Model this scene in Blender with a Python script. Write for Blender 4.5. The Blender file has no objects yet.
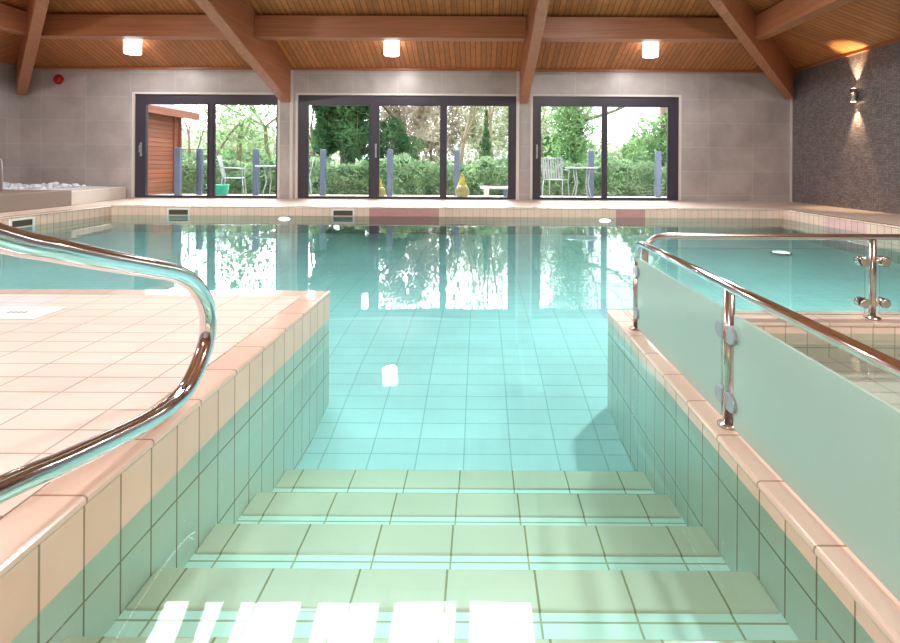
import bpy, bmesh, math, random
from mathutils import Vector, Matrix
random.seed(7)
C = bpy.context.scene.collection
PI = math.pi
DECK, HR = .152, .055            # deck height above the water (z = 0), height of the right dwarf wall
XL, XR = -.837, .72              # faces of the stairwell
ROOMX0, ROOMX1, ROOMY0, ROOMY1 = -9.3, 6.3, -5.1, 10.5
EAVE, SLOPE = 2.8, .37
PX0, PX1, PY0, PY1 = -6.1, 5.0, 2.9, 8.6     # main pool

# ------------------------------------------------------------------ materials
def mat(name):
    m = bpy.data.materials.new(name); m.use_nodes = True
    nt = m.node_tree; nt.nodes.clear()
    out = nt.nodes.new('ShaderNodeOutputMaterial')
    return m, nt, out
def N(nt, t, **k):
    n = nt.nodes.new(t)
    for a, b in k.items():
        if a.startswith('i_'): n.inputs[a[2:].replace('_', ' ')].default_value = b
        else: setattr(n, a, b)
    return n
def L(nt, a, b): nt.links.new(a, b)
def rgb(r, g, b):
    f = lambda c: (c/255/12.92) if c/255 <= .04045 else ((c/255+.055)/1.055)**2.4
    return (f(r), f(g), f(b), 1)
def math_n(nt, op, a, b=None):
    n = nt.nodes.new('ShaderNodeMath'); n.operation = op
    for i, v in enumerate((a, b)):
        if v is None: continue
        if isinstance(v, (int, float)): n.inputs[i].default_value = v
        else: L(nt, v, n.inputs[i])
    return n.outputs[0]
def mixc(nt, fac, a, b, mode='MIX'):
    n = nt.nodes.new('ShaderNodeMix'); n.data_type = 'RGBA'; n.blend_type = mode
    for s, v in ((n.inputs['Factor'], fac), (n.inputs['A'], a), (n.inputs['B'], b)):
        if isinstance(v, (int, float, tuple)): s.default_value = v
        else: L(nt, v, s)
    return n.outputs['Result']
def pos(nt):
    tc = nt.nodes.new('ShaderNodeTexCoord'); s = nt.nodes.new('ShaderNodeSeparateXYZ')
    L(nt, tc.outputs['Object'], s.inputs[0]); return tc, s
def simple(name, col, rough=.5, metal=0, spec=.5, var=0, vscale=3, bump=0, bscale=40, coat=0):
    m, nt, out = mat(name)
    p = N(nt, 'ShaderNodeBsdfPrincipled'); p.inputs['Roughness'].default_value = rough
    p.inputs['Metallic'].default_value = metal; p.inputs['Specular IOR Level'].default_value = spec
    p.inputs['Coat Weight'].default_value = coat
    p.inputs['Base Color'].default_value = col
    tc = N(nt, 'ShaderNodeTexCoord')
    if var:
        n = N(nt, 'ShaderNodeTexNoise'); n.inputs['Scale'].default_value = vscale; n.inputs['Detail'].default_value = 4
        L(nt, tc.outputs['Object'], n.inputs['Vector'])
        dark = tuple(c*(1-var) for c in col[:3])+(1,); lite = tuple(min(1, c*(1+var)) for c in col[:3])+(1,)
        L(nt, mixc(nt, n.outputs['Fac'], dark, lite), p.inputs['Base Color'])
    if bump:
        n = N(nt, 'ShaderNodeTexNoise'); n.inputs['Scale'].default_value = bscale
        L(nt, tc.outputs['Object'], n.inputs['Vector'])
        b = N(nt, 'ShaderNodeBump'); b.inputs['Strength'].default_value = bump; b.inputs['Distance'].default_value = .01
        L(nt, n.outputs['Fac'], b.inputs['Height']); L(nt, b.outputs[0], p.inputs['Normal'])
    L(nt, p.outputs[0], out.inputs[0]); return m
def tiles(name, u, v, w, h, col, col2, grout, m_=.0035, off=(0, 0), rough=.3, var=.08, vscale=2.5,
          patches=(), stagger=0, bump=.3, coatv=0, streak=0):
    """tile grid on the plane of the axes u and v (object coordinates are metres)"""
    m, nt, out = mat(name)
    tc, s = pos(nt)
    cb = N(nt, 'ShaderNodeCombineXYZ')
    uu = math_n(nt, 'ADD', s.outputs[u], 50*w-off[0]); vv = math_n(nt, 'ADD', s.outputs[v], 50*h-off[1])
    L(nt, uu, cb.inputs[0]); L(nt, vv, cb.inputs[1])
    br = N(nt, 'ShaderNodeTexBrick'); br.offset = stagger; br.squash = 1
    L(nt, cb.outputs[0], br.inputs['Vector'])
    br.inputs['Scale'].default_value = 1; br.inputs['Brick Width'].default_value = w
    br.inputs['Row Height'].default_value = h; br.inputs['Mortar Size'].default_value = m_
    br.inputs['Mortar Smooth'].default_value = .15
    br.inputs['Color1'].default_value = col; br.inputs['Color2'].default_value = col2; br.inputs['Mortar'].default_value = grout
    c = br.outputs['Color']
    for (axis_a, a0, a1, axis_b, b0, b1, pc) in patches:
        f = math_n(nt, 'MULTIPLY', math_n(nt, 'GREATER_THAN', s.outputs[axis_a], a0), math_n(nt, 'LESS_THAN', s.outputs[axis_a], a1))
        f = math_n(nt, 'MULTIPLY', f, math_n(nt, 'GREATER_THAN', s.outputs[axis_b], b0))
        f = math_n(nt, 'MULTIPLY', f, math_n(nt, 'LESS_THAN', s.outputs[axis_b], b1))
        f = math_n(nt, 'MULTIPLY', f, math_n(nt, 'SUBTRACT', 1, br.outputs['Fac']))
        c = mixc(nt, f, c, pc)
    if var:
        n = N(nt, 'ShaderNodeTexNoise'); n.inputs['Scale'].default_value = vscale; n.inputs['Detail'].default_value = 6
        n.inputs['Roughness'].default_value = .6
        n.inputs['Distortion'].default_value = streak
        L(nt, tc.outputs['Object'], n.inputs['Vector'])
        k = N(nt, 'ShaderNodeMapRange'); k.inputs['From Min'].default_value = .3; k.inputs['From Max'].default_value = .7
        k.inputs['To Min'].default_value = 1-var; k.inputs['To Max'].default_value = 1+var*.6
        L(nt, n.outputs['Fac'], k.inputs['Value'])
        cc = N(nt, 'ShaderNodeCombineColor')
        for i in range(3): L(nt, k.outputs[0], cc.inputs[i])
        c = mixc(nt, 1.0, c, cc.outputs[0], 'MULTIPLY')
    p = N(nt, 'ShaderNodeBsdfPrincipled'); p.inputs['Roughness'].default_value = rough
    p.inputs['Coat Weight'].default_value = coatv; p.inputs['Coat Roughness'].default_value = .1
    L(nt, c, p.inputs['Base Color'])
    b = N(nt, 'ShaderNodeBump'); b.inputs['Strength'].default_value = bump; b.inputs['Distance'].default_value = .003
    b.invert = True
    L(nt, br.outputs['Fac'], b.inputs['Height']); L(nt, b.outputs[0], p.inputs['Normal'])
    L(nt, p.outputs[0], out.inputs[0]); return m
def wood(name, along, col, col2, plank=0, rough=.45, gscale=1.0, dark=.35):
    """timber; grain runs along axis `along`; plank>0 adds board joints across axis"""
    m, nt, out = mat(name)
    tc, s = pos(nt)
    mp = N(nt, 'ShaderNodeMapping'); sc = [22*gscale]*3; sc[along] = .9*gscale; mp.inputs['Scale'].default_value = sc
    L(nt, tc.outputs['Object'], mp.inputs[0])
    n = N(nt, 'ShaderNodeTexNoise'); n.inputs['Scale'].default_value = 1; n.inputs['Detail'].default_value = 5
    n.inputs['Distortion'].default_value = .6
    L(nt, mp.outputs[0], n.inputs['Vector'])
    r = N(nt, 'ShaderNodeMapRange'); r.inputs['From Min'].default_value = .3; r.inputs['From Max'].default_value = .7
    L(nt, n.outputs['Fac'], r.inputs['Value'])
    c = mixc(nt, r.outputs[0], col, col2)
    p = N(nt, 'ShaderNodeBsdfPrincipled'); p.inputs['Roughness'].default_value = rough
    if plank:
        axis, w = plank
        a = math_n(nt, 'DIVIDE', math_n(nt, 'ADD', s.outputs[axis], 50), w)
        fr = math_n(nt, 'FRACT', a)
        line = math_n(nt, 'LESS_THAN', fr, .13)
        wn = N(nt, 'ShaderNodeTexWhiteNoise'); wn.noise_dimensions = '1D'
        L(nt, math_n(nt, 'FLOOR', a), wn.inputs['W'])
        k = math_n(nt, 'ADD', math_n(nt, 'MULTIPLY', wn.outputs['Value'], .35), .8)
        cc = N(nt, 'ShaderNodeCombineColor')
        for i in range(3): L(nt, k, cc.inputs[i])
        c = mixc(nt, 1.0, c, cc.outputs[0], 'MULTIPLY')
        c = mixc(nt, line, c, tuple(x*dark for x in col[:3])+(1,))
        b = N(nt, 'ShaderNodeBump'); b.inputs['Strength'].default_value = .5; b.inputs['Distance'].default_value = .006; b.invert = True
        L(nt, line, b.inputs['Height']); L(nt, b.outputs[0], p.inputs['Normal'])
    L(nt, c, p.inputs['Base Color']); L(nt, p.outputs[0], out.inputs[0]); return m
def emit(name, col, s):
    m, nt, out = mat(name); e = N(nt, 'ShaderNodeEmission')
    e.inputs[0].default_value = col; e.inputs[1].default_value = s; L(nt, e.outputs[0], out.inputs[0]); return m
def thin_glass(name, tint=(.97, .98, .98, 1), ior=1.45, rough=0.0):
    m, nt, out = mat(name)
    t = N(nt, 'ShaderNodeBsdfTransparent'); t.inputs[0].default_value = tint
    g = N(nt, 'ShaderNodeBsdfGlossy'); g.inputs['Roughness'].default_value = rough
    f = N(nt, 'ShaderNodeFresnel'); f.inputs[0].default_value = ior
    mx = N(nt, 'ShaderNodeMixShader'); L(nt, f.outputs[0], mx.inputs[0]); L(nt, t.outputs[0], mx.inputs[1]); L(nt, g.outputs[0], mx.inputs[2])
    L(nt, mx.outputs[0], out.inputs[0]); return m
def frosted():
    m, nt, out = mat('frosted_glass')
    t = N(nt, 'ShaderNodeBsdfTransparent'); t.inputs[0].default_value = (.80, .95, .90, 1)
    d = N(nt, 'ShaderNodeBsdfDiffuse'); d.inputs[0].default_value = (.74, .96, .87, 1)
    tr = N(nt, 'ShaderNodeBsdfTranslucent'); tr.inputs[0].default_value = (.78, .97, .89, 1)
    g = N(nt, 'ShaderNodeBsdfGlossy'); g.inputs['Roughness'].default_value = .22
    f = N(nt, 'ShaderNodeFresnel'); f.inputs[0].default_value = 1.45
    m1 = N(nt, 'ShaderNodeMixShader'); m1.inputs[0].default_value = .5; L(nt, d.outputs[0], m1.inputs[1]); L(nt, tr.outputs[0], m1.inputs[2])
    m2 = N(nt, 'ShaderNodeMixShader'); m2.inputs[0].default_value = .78; L(nt, t.outputs[0], m2.inputs[1]); L(nt, m1.outputs[0], m2.inputs[2])
    m3 = N(nt, 'ShaderNodeMixShader'); L(nt, f.outputs[0], m3.inputs[0]); L(nt, m2.outputs[0], m3.inputs[1]); L(nt, g.outputs[0], m3.inputs[2])
    L(nt, m3.outputs[0], out.inputs[0]); return m
def water_mat():
    m, nt, out = mat('pool_water')
    t = N(nt, 'ShaderNodeBsdfTransparent'); t.inputs[0].default_value = (.735, .955, .94, 1)
    g = N(nt, 'ShaderNodeBsdfGlossy'); g.inputs['Roughness'].default_value = .0
    tc = N(nt, 'ShaderNodeTexCoord'); mp = N(nt, 'ShaderNodeMapping'); mp.inputs['Scale'].default_value = (.8, 1.5, 1)
    L(nt, tc.outputs['Object'], mp.inputs[0])
    n = N(nt, 'ShaderNodeTexNoise'); n.inputs['Scale'].default_value = 1.5; n.inputs['Detail'].default_value = 2.5
    L(nt, mp.outputs[0], n.inputs['Vector'])
    b = N(nt, 'ShaderNodeBump'); b.inputs['Strength'].default_value = 1; b.inputs['Distance'].default_value = .0016
    L(nt, n.outputs['Fac'], b.inputs['Height']); L(nt, b.outputs[0], g.inputs['Normal'])
    f = N(nt, 'ShaderNodeFresnel'); f.inputs[0].default_value = 1.33
    mx = N(nt, 'ShaderNodeMixShader'); L(nt, f.outputs[0], mx.inputs[0]); L(nt, t.outputs[0], mx.inputs[1]); L(nt, g.outputs[0], mx.inputs[2])
    L(nt, mx.outputs[0], out.inputs['Surface'])
    v = N(nt, 'ShaderNodeVolumeAbsorption'); v.inputs[0].default_value = (.08, .86, 1.0, 1); v.inputs[1].default_value = .13
    L(nt, v.outputs[0], out.inputs['Volume']); return m
def leaf(name, col, col2, sc=1.5):
    m, nt, out = mat(name)
    tc = N(nt, 'ShaderNodeTexCoord')
    n = N(nt, 'ShaderNodeTexNoise'); n.inputs['Scale'].default_value = sc; L(nt, tc.outputs['Object'], n.inputs['Vector'])
    n.inputs['Detail'].default_value = 6
    r = N(nt, 'ShaderNodeMapRange'); r.inputs['From Min'].default_value = .35; r.inputs['From Max'].default_value = .65; L(nt, n.outputs['Fac'], r.inputs['Value'])
    c = mixc(nt, r.outputs[0], col, col2)
    d = N(nt, 'ShaderNodeBsdfDiffuse'); t = N(nt, 'ShaderNodeBsdfTranslucent'); L(nt, c, d.inputs[0]); L(nt, c, t.inputs[0])
    mx = N(nt, 'ShaderNodeMixShader'); mx.inputs[0].default_value = .4; L(nt, d.outputs[0], mx.inputs[1]); L(nt, t.outputs[0], mx.inputs[2])
    L(nt, mx.outputs[0], out.inputs[0]); return m

PEACH, PEACH2, GR = rgb(240, 212, 192), rgb(236, 206, 186), rgb(176, 150, 128)
PINK = rgb(226, 170, 168)
M = dict(
    wall_s=tiles('stairwell_wall_tile', 1, 2, .113, .226, rgb(228, 192, 168), rgb(222, 185, 161), rgb(146, 120, 92), m_=.003, off=(1.103, DECK), rough=.22, coatv=.4,  # browner copy of the pool wall tile; shade is put into its colour
                 patches=[(2, -2, 0, 0, -2, 2, rgb(216, 212, 196))]),  # paler below the waterline: light scattered in water put into the colour
    wall_x=tiles('pool_wall_tile_x', 1, 2, .113, .226, PEACH, PEACH2, rgb(146, 120, 92), m_=.003, off=(1.103, DECK), rough=.22, coatv=.4,
                 patches=[(1, 6.7, 7.5, 0, 4, 6, rgb(232, 190, 188))]),
    wall_y=tiles('pool_wall_tile_y', 0, 2, .113, .226, PEACH, PEACH2, rgb(190, 172, 150), m_=.003, off=(0, DECK), rough=.22, coatv=.4,
                 patches=[(0, -1.83, -.68, 2, -2, 1, rgb(206, 150, 150)), (0, 2.26, 2.74, 2, -2, 1, rgb(206, 150, 148))]),
    deck=tiles('deck_tile', 0, 1, .226, .113, rgb(210, 192, 178), rgb(204, 185, 170), rgb(164, 138, 120), off=(XL, .02), rough=.5,
               patches=[(0, -3.8, -2.15, 1, 2.53, 2.9, rgb(228, 190, 190))]),
    cope_y=tiles('coping_tile_along', 1, 0, .226, .4, rgb(226, 197, 178), rgb(221, 190, 171), rgb(165, 128, 104), m_=.003, off=(1.103, -20), rough=.18, coatv=.6),
    cope_x=tiles('coping_tile_across', 0, 1, .226, .6, rgb(224, 202, 186), rgb(220, 196, 178), rgb(180, 164, 144), m_=.003, off=(0, -20), rough=.18, coatv=.6),
    pool_floor=tiles('pool_floor_tile', 0, 1, .226, .113, rgb(214, 228, 226), rgb(208, 223, 221), rgb(166, 190, 190), m_=.003, off=(-.07, .03), rough=.3,
                patches=[(0, .98, 1.25, 1, 3.2, 4.6, rgb(205, 200, 215))]),
    tread=tiles('step_tile', 0, 1, .226, .3, rgb(242, 246, 234), rgb(238, 242, 228), rgb(190, 178, 138), m_=.003, off=(-.079, 0), rough=.25),
    nosing=tiles('step_nosing_tile', 0, 1, .226, .9, rgb(236, 216, 190), rgb(232, 211, 184), rgb(166, 148, 104), m_=.003, off=(-.079, 20), rough=.25),
    ramp=tiles('ramp_tile', 0, 1, .226, .113, rgb(230, 190, 178), rgb(224, 184, 172), rgb(170, 140, 125), rough=.3),
    wall_far=tiles('stone_wall_tile_y', 0, 2, .9, .485, rgb(184, 177, 174), rgb(176, 169, 166), rgb(198, 192, 189), m_=.005, off=(.12, .27), rough=.35, var=.22, vscale=1.6, streak=.3, bump=.15),
    wall_side=tiles('stone_wall_tile_x', 1, 2, .9, .485, rgb(184, 177, 174), rgb(176, 169, 166), rgb(198, 192, 189), m_=.005, off=(.3, .27), rough=.35, var=.22, vscale=1.6, streak=.3, bump=.15),
    mosaic=tiles('dark_mosaic', 1, 2, .05, .025, rgb(150, 139, 138), rgb(114, 105, 107), rgb(92, 84, 84), m_=.003, rough=.3, var=.18, vscale=6, bump=.5),
    spa_dark=simple('spa_stone', rgb(150, 134, 126), .5, var=.14, vscale=60),
    spa_pale=simple('spa_pale_stone', rgb(222, 212, 202), .5, var=.06, vscale=60),
    plank_y=wood('ceiling_boards_along', 1, rgb(172, 104, 58), rgb(194, 126, 74), plank=(0, .1), rough=.4),
    plank_x=wood('ceiling_boards_across', 0, rgb(172, 104, 58), rgb(194, 126, 74), plank=(1, .1), rough=.4),
    beam_y=wood('beam_timber_y', 1, rgb(162, 100, 68), rgb(184, 120, 86), rough=.4),
    beam_x=wood('beam_timber_x', 0, rgb(162, 100, 68), rgb(184, 120, 86), rough=.4),
    frame=simple('anthracite_frame', rgb(62, 58, 70), .35, var=.05),
    reveal=simple('white_reveal', rgb(214, 208, 204), .5, var=.03),
    chrome=simple('polished_steel', (.78, .80, .84, 1), .09, metal=1, var=.03),
    satin=simple('satin_steel', (.60, .54, .50, 1), .22, metal=1, var=.06, vscale=20),
    white=simple('white_plastic', rgb(236, 236, 234), .4, var=.02),
    dark=simple('dark_void', rgb(84, 74, 56), .7, var=.1),
    red=simple('red_plastic', rgb(170, 30, 36), .35, var=.05),
    lamp=emit('lamp_glow', (1, .95, .98, 1), 5),
    poollamp=emit('underwater_lamp_glow', (1, .97, .88, 1), 3.0),
    sconce_glow=emit('sconce_lamp_glow', (1, .75, .45, 1), 12),
    glass=thin_glass('window_glass', (.93, .95, .95, 1), 1.35), clear=thin_glass('clear_balustrade_glass', (.93, .98, .97, 1), 1.25),
    frost=frosted(), water=water_mat(),
    foam=simple('white_foam', rgb(232, 238, 246), .5, var=.03, bump=.5),
    post=simple('slate_blue_post', rgb(92, 102, 128), .45, var=.05),
    paving=tiles('patio_paving', 0, 1, .6, .6, rgb(196, 186, 172), rgb(184, 172, 158), rgb(150, 140, 128), m_=.01, rough=.7, var=.15),
    grass=simple('grass', rgb(110, 128, 84), .9, var=.25, vscale=2),
    clad=wood('red_cedar_cladding', 1, rgb(132, 70, 50), rgb(160, 96, 72), plank=(2, .11), rough=.5, gscale=.6),
    cladtrim=wood('cedar_trim', 1, rgb(124, 68, 48), rgb(150, 88, 66), rough=.5),
    roofing=simple('dark_felt', rgb(70, 66, 66), .9, var=.1),
    bark=simple('bark', rgb(112, 98, 84), .9, var=.25, vscale=6, bump=.4),
    twig=simple('pale_twig', rgb(140, 122, 104), .9, var=.2, vscale=6),
    hedge=leaf('hedge_leaf', rgb(70, 100, 70), rgb(160, 180, 138), 2.5), conifer=leaf('conifer_leaf', rgb(44, 84, 56), rgb(92, 132, 88), 1.6),  # leaf colours lightened to put the outdoor haze into them
    brownleaf=leaf('brown_needles', rgb(140, 128, 116), rgb(178, 168, 152), 1.2), ivy=leaf('ivy_leaf', rgb(80, 120, 74), rgb(150, 182, 130), 2),
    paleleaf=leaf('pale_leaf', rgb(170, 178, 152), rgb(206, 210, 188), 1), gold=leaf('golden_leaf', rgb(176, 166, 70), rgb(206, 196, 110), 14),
    pot=simple('olive_glazed_pot', rgb(120, 114, 62), .3, var=.1), teal=simple('teal_plastic', rgb(40, 176, 150), .4, var=.04),
    alu=simple('brushed_aluminium', rgb(168, 172, 178), .4, metal=.4, var=.05), stonew=simple('pale_stone', rgb(212, 212, 210), .7, var=.06),
    sign=simple('sign_grey', rgb(130, 130, 134), .5, var=.03),
)

# ------------------------------------------------------------------ mesh helpers
class MB:
    def __init__(s): s.bm = bmesh.new()
    def box(s, x0, x1, y0, y1, z0, z1, mi=0):
        v = [s.bm.verts.new(p) for p in ((x0,y0,z0),(x1,y0,z0),(x1,y1,z0),(x0,y1,z0),(x0,y0,z1),(x1,y0,z1),(x1,y1,z1),(x0,y1,z1))]
        for f in ((0,3,2,1),(4,5,6,7),(0,1,5,4),(1,2,6,5),(2,3,7,6),(3,0,4,7)):
            s.bm.faces.new([v[i] for i in f]).material_index = mi
        return s
    def bar(s, a, b, w, h, up=(0, 0, 1)):
        a, b, up = Vector(a), Vector(b), Vector(up); d = (b-a).normalized(); r = d.cross(up).normalized(); u = r.cross(d)
        v = [s.bm.verts.new(p + r*i*w/2 + u*j*h/2) for p in (a, b) for i, j in ((-1,-1),(1,-1),(1,1),(-1,1))]
        for f in ((0,1,2,3),(7,6,5,4),(0,4,5,1),(1,5,6,2),(2,6,7,3),(3,7,4,0)): s.bm.faces.new([v[i] for i in f])
        return s
    def face(s, pts, mi=0):
        s.bm.faces.new([s.bm.verts.new(p) for p in pts]).material_index = mi; return s
    def prism(s, poly, z0, z1):
        a = [s.bm.verts.new((x, y, z0)) for x, y in poly]; b = [s.bm.verts.new((x, y, z1)) for x, y in poly]
        n = len(poly); s.bm.faces.new(a[::-1]); s.bm.faces.new(b)
        for i in range(n): s.bm.faces.new([a[i], a[(i+1) % n], b[(i+1) % n], b[i]])
        return s
    def tube(s, pts, r, seg=12, caps=True):
        pts = [Vector(p) for p in pts]; rs = r if isinstance(r, (list, tuple)) else [r]*len(pts)
        rings = []; nrm = None
        for i, p in enumerate(pts):
            d = (pts[min(i+1, len(pts)-1)] - pts[max(i-1, 0)]).normalized()
            if nrm is None: nrm = d.orthogonal().normalized()
            nrm = (nrm - d*nrm.dot(d)).normalized(); b = d.cross(nrm)
            rings.append([s.bm.verts.new(p + (nrm*math.cos(2*PI*k/seg) + b*math.sin(2*PI*k/seg))*rs[i]) for k in range(seg)])
        for i in range(len(rings)-1):
            for k in range(seg):
                f = s.bm.faces.new([rings[i][k], rings[i][(k+1) % seg], rings[i+1][(k+1) % seg], rings[i+1][k]]); f.smooth = True
        if caps: s.bm.faces.new(rings[0][::-1]); s.bm.faces.new(rings[-1])
        return s
    def lathe(s, prof, c=(0, 0, 0), seg=20):
        rings = [[s.bm.verts.new((c[0]+r*math.cos(2*PI*k/seg), c[1]+r*math.sin(2*PI*k/seg), c[2]+z)) for k in range(seg)] for r, z in prof]
        for i in range(len(rings)-1):
            for k in range(seg):
                f = s.bm.faces.new([rings[i][k], rings[i][(k+1) % seg], rings[i+1][(k+1) % seg], rings[i+1][k]]); f.smooth = True
        s.bm.faces.new(rings[0][::-1]); s.bm.faces.new(rings[-1]); return s
    def leaves(s, n, fn, size, flat=0):
        for _ in range(n):
            p = Vector(fn()); k = size*random.uniform(.6, 1.4)
            a = Vector([random.gauss(0, 1) for _ in range(3)]).normalized(); b = a.orthogonal().normalized()*k*.55; a = a*k
            s.face([p-a, p-b*.9+a*.1, p+a, p+b*.9+a*.1])
        return s
    def build(s, name, m, parent=None, loc=None, bevel=0, seg=2, subtract=None):
        bmesh.ops.recalc_face_normals(s.bm, faces=s.bm.faces)
        me = bpy.data.meshes.new(name); s.bm.to_mesh(me); s.bm.free()
        for x in (m if isinstance(m, (list, tuple)) else [m]): me.materials.append(x)
        o = bpy.data.objects.new(name, me); C.objects.link(o)
        if loc is not None: o.location = loc
        if parent: o.parent = parent
        if bevel:
            b = o.modifiers.new('bevel', 'BEVEL'); b.width = bevel; b.segments = seg; b.limit_method = 'ANGLE'
        return o
def tag(o, label=None, cat=None, group=None, kind=None):
    if label: o['label'] = label
    if cat: o['category'] = cat
    if group: o['group'] = group
    if kind: o['kind'] = kind
    return o
def empty(name, loc, rz=0):
    o = bpy.data.objects.new(name, None); C.objects.link(o); o.location = loc; o.rotation_euler.z = rz; o.empty_display_size = .1; return o
def copy_tree(o, parent=None):
    c = o.copy(); C.objects.link(c); c.parent = parent
    for ch in [x for x in C.objects if x.parent == o]: copy_tree(ch, c)
    return c
def struct(o): o['kind'] = 'structure'; return o
def smooth_path(pts, n=6):
    P = [Vector(p) for p in pts]; out = []
    for i in range(len(P)-1):
        p0, p1, p2, p3 = P[max(i-1, 0)], P[i], P[i+1], P[min(i+2, len(P)-1)]
        for k in range(n):
            t = k/n
            out.append(.5*((2*p1)+(-p0+p2)*t+(2*p0-5*p1+4*p2-p3)*t*t+(-p0+3*p1-3*p2+p3)*t**3))
    return out+[P[-1]]

# ------------------------------------------------------------------ pool basin, deck
D0 = -.9
SW0 = .3                                # near end of the stairwell
RX0, RX1, RY0, RY1 = .82, 4.6, .3, 2.68   # inside of the ramp basin on the right
def zf(y):                             # main pool floor
    for (a, za), (b, zb) in zip(FL, FL[1:]):
        if a <= y <= b: return za+(zb-za)*(y-a)/(b-a)
FL = [(2.2, -.58), (2.62, -.53), (2.9, -.475), (3.3, -.41), (4.0, -.34), (5, -.30), (PY1, -.28)]
m = MB()                                # deck: rectangles round the water, one slab
for r in ((ROOMX0, PX0-.12, PY0-.12, ROOMY1), (PX1+.12, ROOMX1, ROOMY0, ROOMY1), (PX0-.12, PX1+.12, PY1+.12, ROOMY1),
          (ROOMX0, XL-.115, ROOMY0, PY0-.12), (XL-.115, PX1+.12, ROOMY0, SW0)):
    m.box(*r, DECK-.12, DECK)
struct(m.build('floor', M['deck']))
# pool floor
m = MB()
for (a, za), (b, zb) in zip(FL[2:], FL[3:]): m.face([(PX0, a, za), (PX1, a, za), (PX1, b, zb), (PX0, b, zb)])
for (a, za), (b, zb) in zip(FL[:2], FL[1:3]): m.face([(XL, a, za), (XR, a, za), (XR, b, zb), (XL, b, zb)])
o = m.build('pool_floor', M['pool_floor']); struct(o)
# pool walls as slabs
def slab(name, x0, x1, y0, y1, z0, z1, mm): return struct(MB().box(x0, x1, y0, y1, z0, z1).build(name, mm))
T = .1; LIP = .022
slab('pool_wall_far', PX0-T, PX1+T, PY1, PY1+T, D0, DECK-LIP, M['wall_y'])
slab('pool_wall_left', PX0-T, PX0, PY0-T, PY1, D0, DECK-LIP, M['wall_x'])
slab('pool_wall_right', PX1, PX1+T, PY0-T, PY1, D0, DECK-LIP, M['wall_x'])
slab('pool_wall_platform', PX0, XL-T, PY0-T, PY0, D0, DECK-LIP, M['wall_y'])
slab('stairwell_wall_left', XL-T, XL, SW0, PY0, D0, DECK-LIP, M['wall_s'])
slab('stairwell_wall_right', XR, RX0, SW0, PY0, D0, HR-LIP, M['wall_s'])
slab('ramp_wall_far', RX0, PX1, RY1, PY0, D0, HR-LIP, M['wall_y'])
slab('ramp_wall_right', RX1, RX1+T, RY0, RY1, D0, HR-LIP, M['wall_x'])
slab('stairwell_wall_near', XL-T, PX1+T, SW0-T, SW0, D0, DECK-.12, M['wall_y'])
MB().face([(RX0, RY0, .02), (RX1, RY0, .02), (RX1, RY1, -.13), (RX0, RY1, -.13)])
o = MB().prism([(RX0, RY0), (RX1, RY0), (RX1, RY1), (RX0, RY1)], -.3, -.12).build('ramp_floor', M['ramp']); struct(o)
# coping (rounded lip tiles)
def coping(name, x0, x1, y0, y1, z, mm): return struct(MB().box(x0, x1, y0, y1, z-LIP, z).build(name, mm, bevel=.009, seg=3))
coping('trim_1', XL-.115, XL+.006, SW0-.1, PY0+.006, DECK+.001, M['cope_y'])
coping('trim_2', XR-.006, RX0+.004, SW0-.1, PY0+.006, HR, M['cope_y'])
coping('trim_3', RX0+.005, PX1, RY1-.006, PY0+.006, HR, M['cope_x'])
coping('trim_4', PX0-.12, XL-.116, PY0-.12, PY0+.006, DECK+.001, M['cope_x'])
coping('trim_5', PX0-.12, PX1+.12, PY1-.006, PY1+.12, DECK+.001, M['cope_x'])
coping('trim_6', PX0-.12, PX0+.006, PY0+.007, PY1-.007, DECK+.001, M['cope_y'])
coping('trim_7', PX1-.006, PX1+.12, PY0-.12, PY1-.007, DECK+.001, M['cope_y'])
# steps
st = tag(empty('pool_steps', (0, 1.3, -.5)), 'flight of tiled steps leading down between the two walls into the pool', 'steps')
ks = [(.459, .085), (.756, .0), (1.056, -.093), (1.355, -.186), (1.655, -.278), (1.955, -.368), (2.255, -.458)]
for i, (y, z) in enumerate(ks):
    y0 = SW0 if i == 0 else ks[i-1][0]
    if i > 1: z -= .011
    a = MB().box(XL+.001, XR-.001, y0, y-.008, -.85, z).build('step', M['tread'], st); a.location = (0, -1.3, .5)
    n = MB().box(XL+.001, XR-.001, y-.13, y, z-.03, z+.005).build('nosing', M['nosing'], a, bevel=.008, seg=3)
    n['label'] = 'beige bevelled nosing row along the step edge'
# water
wp = [(PX0+.0, PY0), (XL, PY0), (XL, .70), (XR, .70), (XR, PY0), (PX1, PY0), (PX1, PY1), (PX0, PY1)]
wtr = MB().prism([(PX0-.004, PY0-.004), (XL-.004, PY0-.004), (XL-.004, .75), (XR+.004, .75), (XR+.004, PY0-.004), (PX1+.004, PY0-.004), (PX1+.004, PY1+.004), (PX0-.004, PY1+.004)], -.7, 0)
tag(wtr.build('pool_water', M['water']), 'clear turquoise water filling the pool and covering the steps', 'water', kind='stuff')
tag(MB().prism([(RX0-.004, RY0-.004), (RX1+.004, RY0-.004), (RX1+.004, RY1+.004), (RX0-.004, RY1+.004)], -.2, -.001).build('ramp_water', M['water']),
    'shallow water over the pinkish ramp behind the glass balustrade', 'water', kind='stuff')

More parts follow.
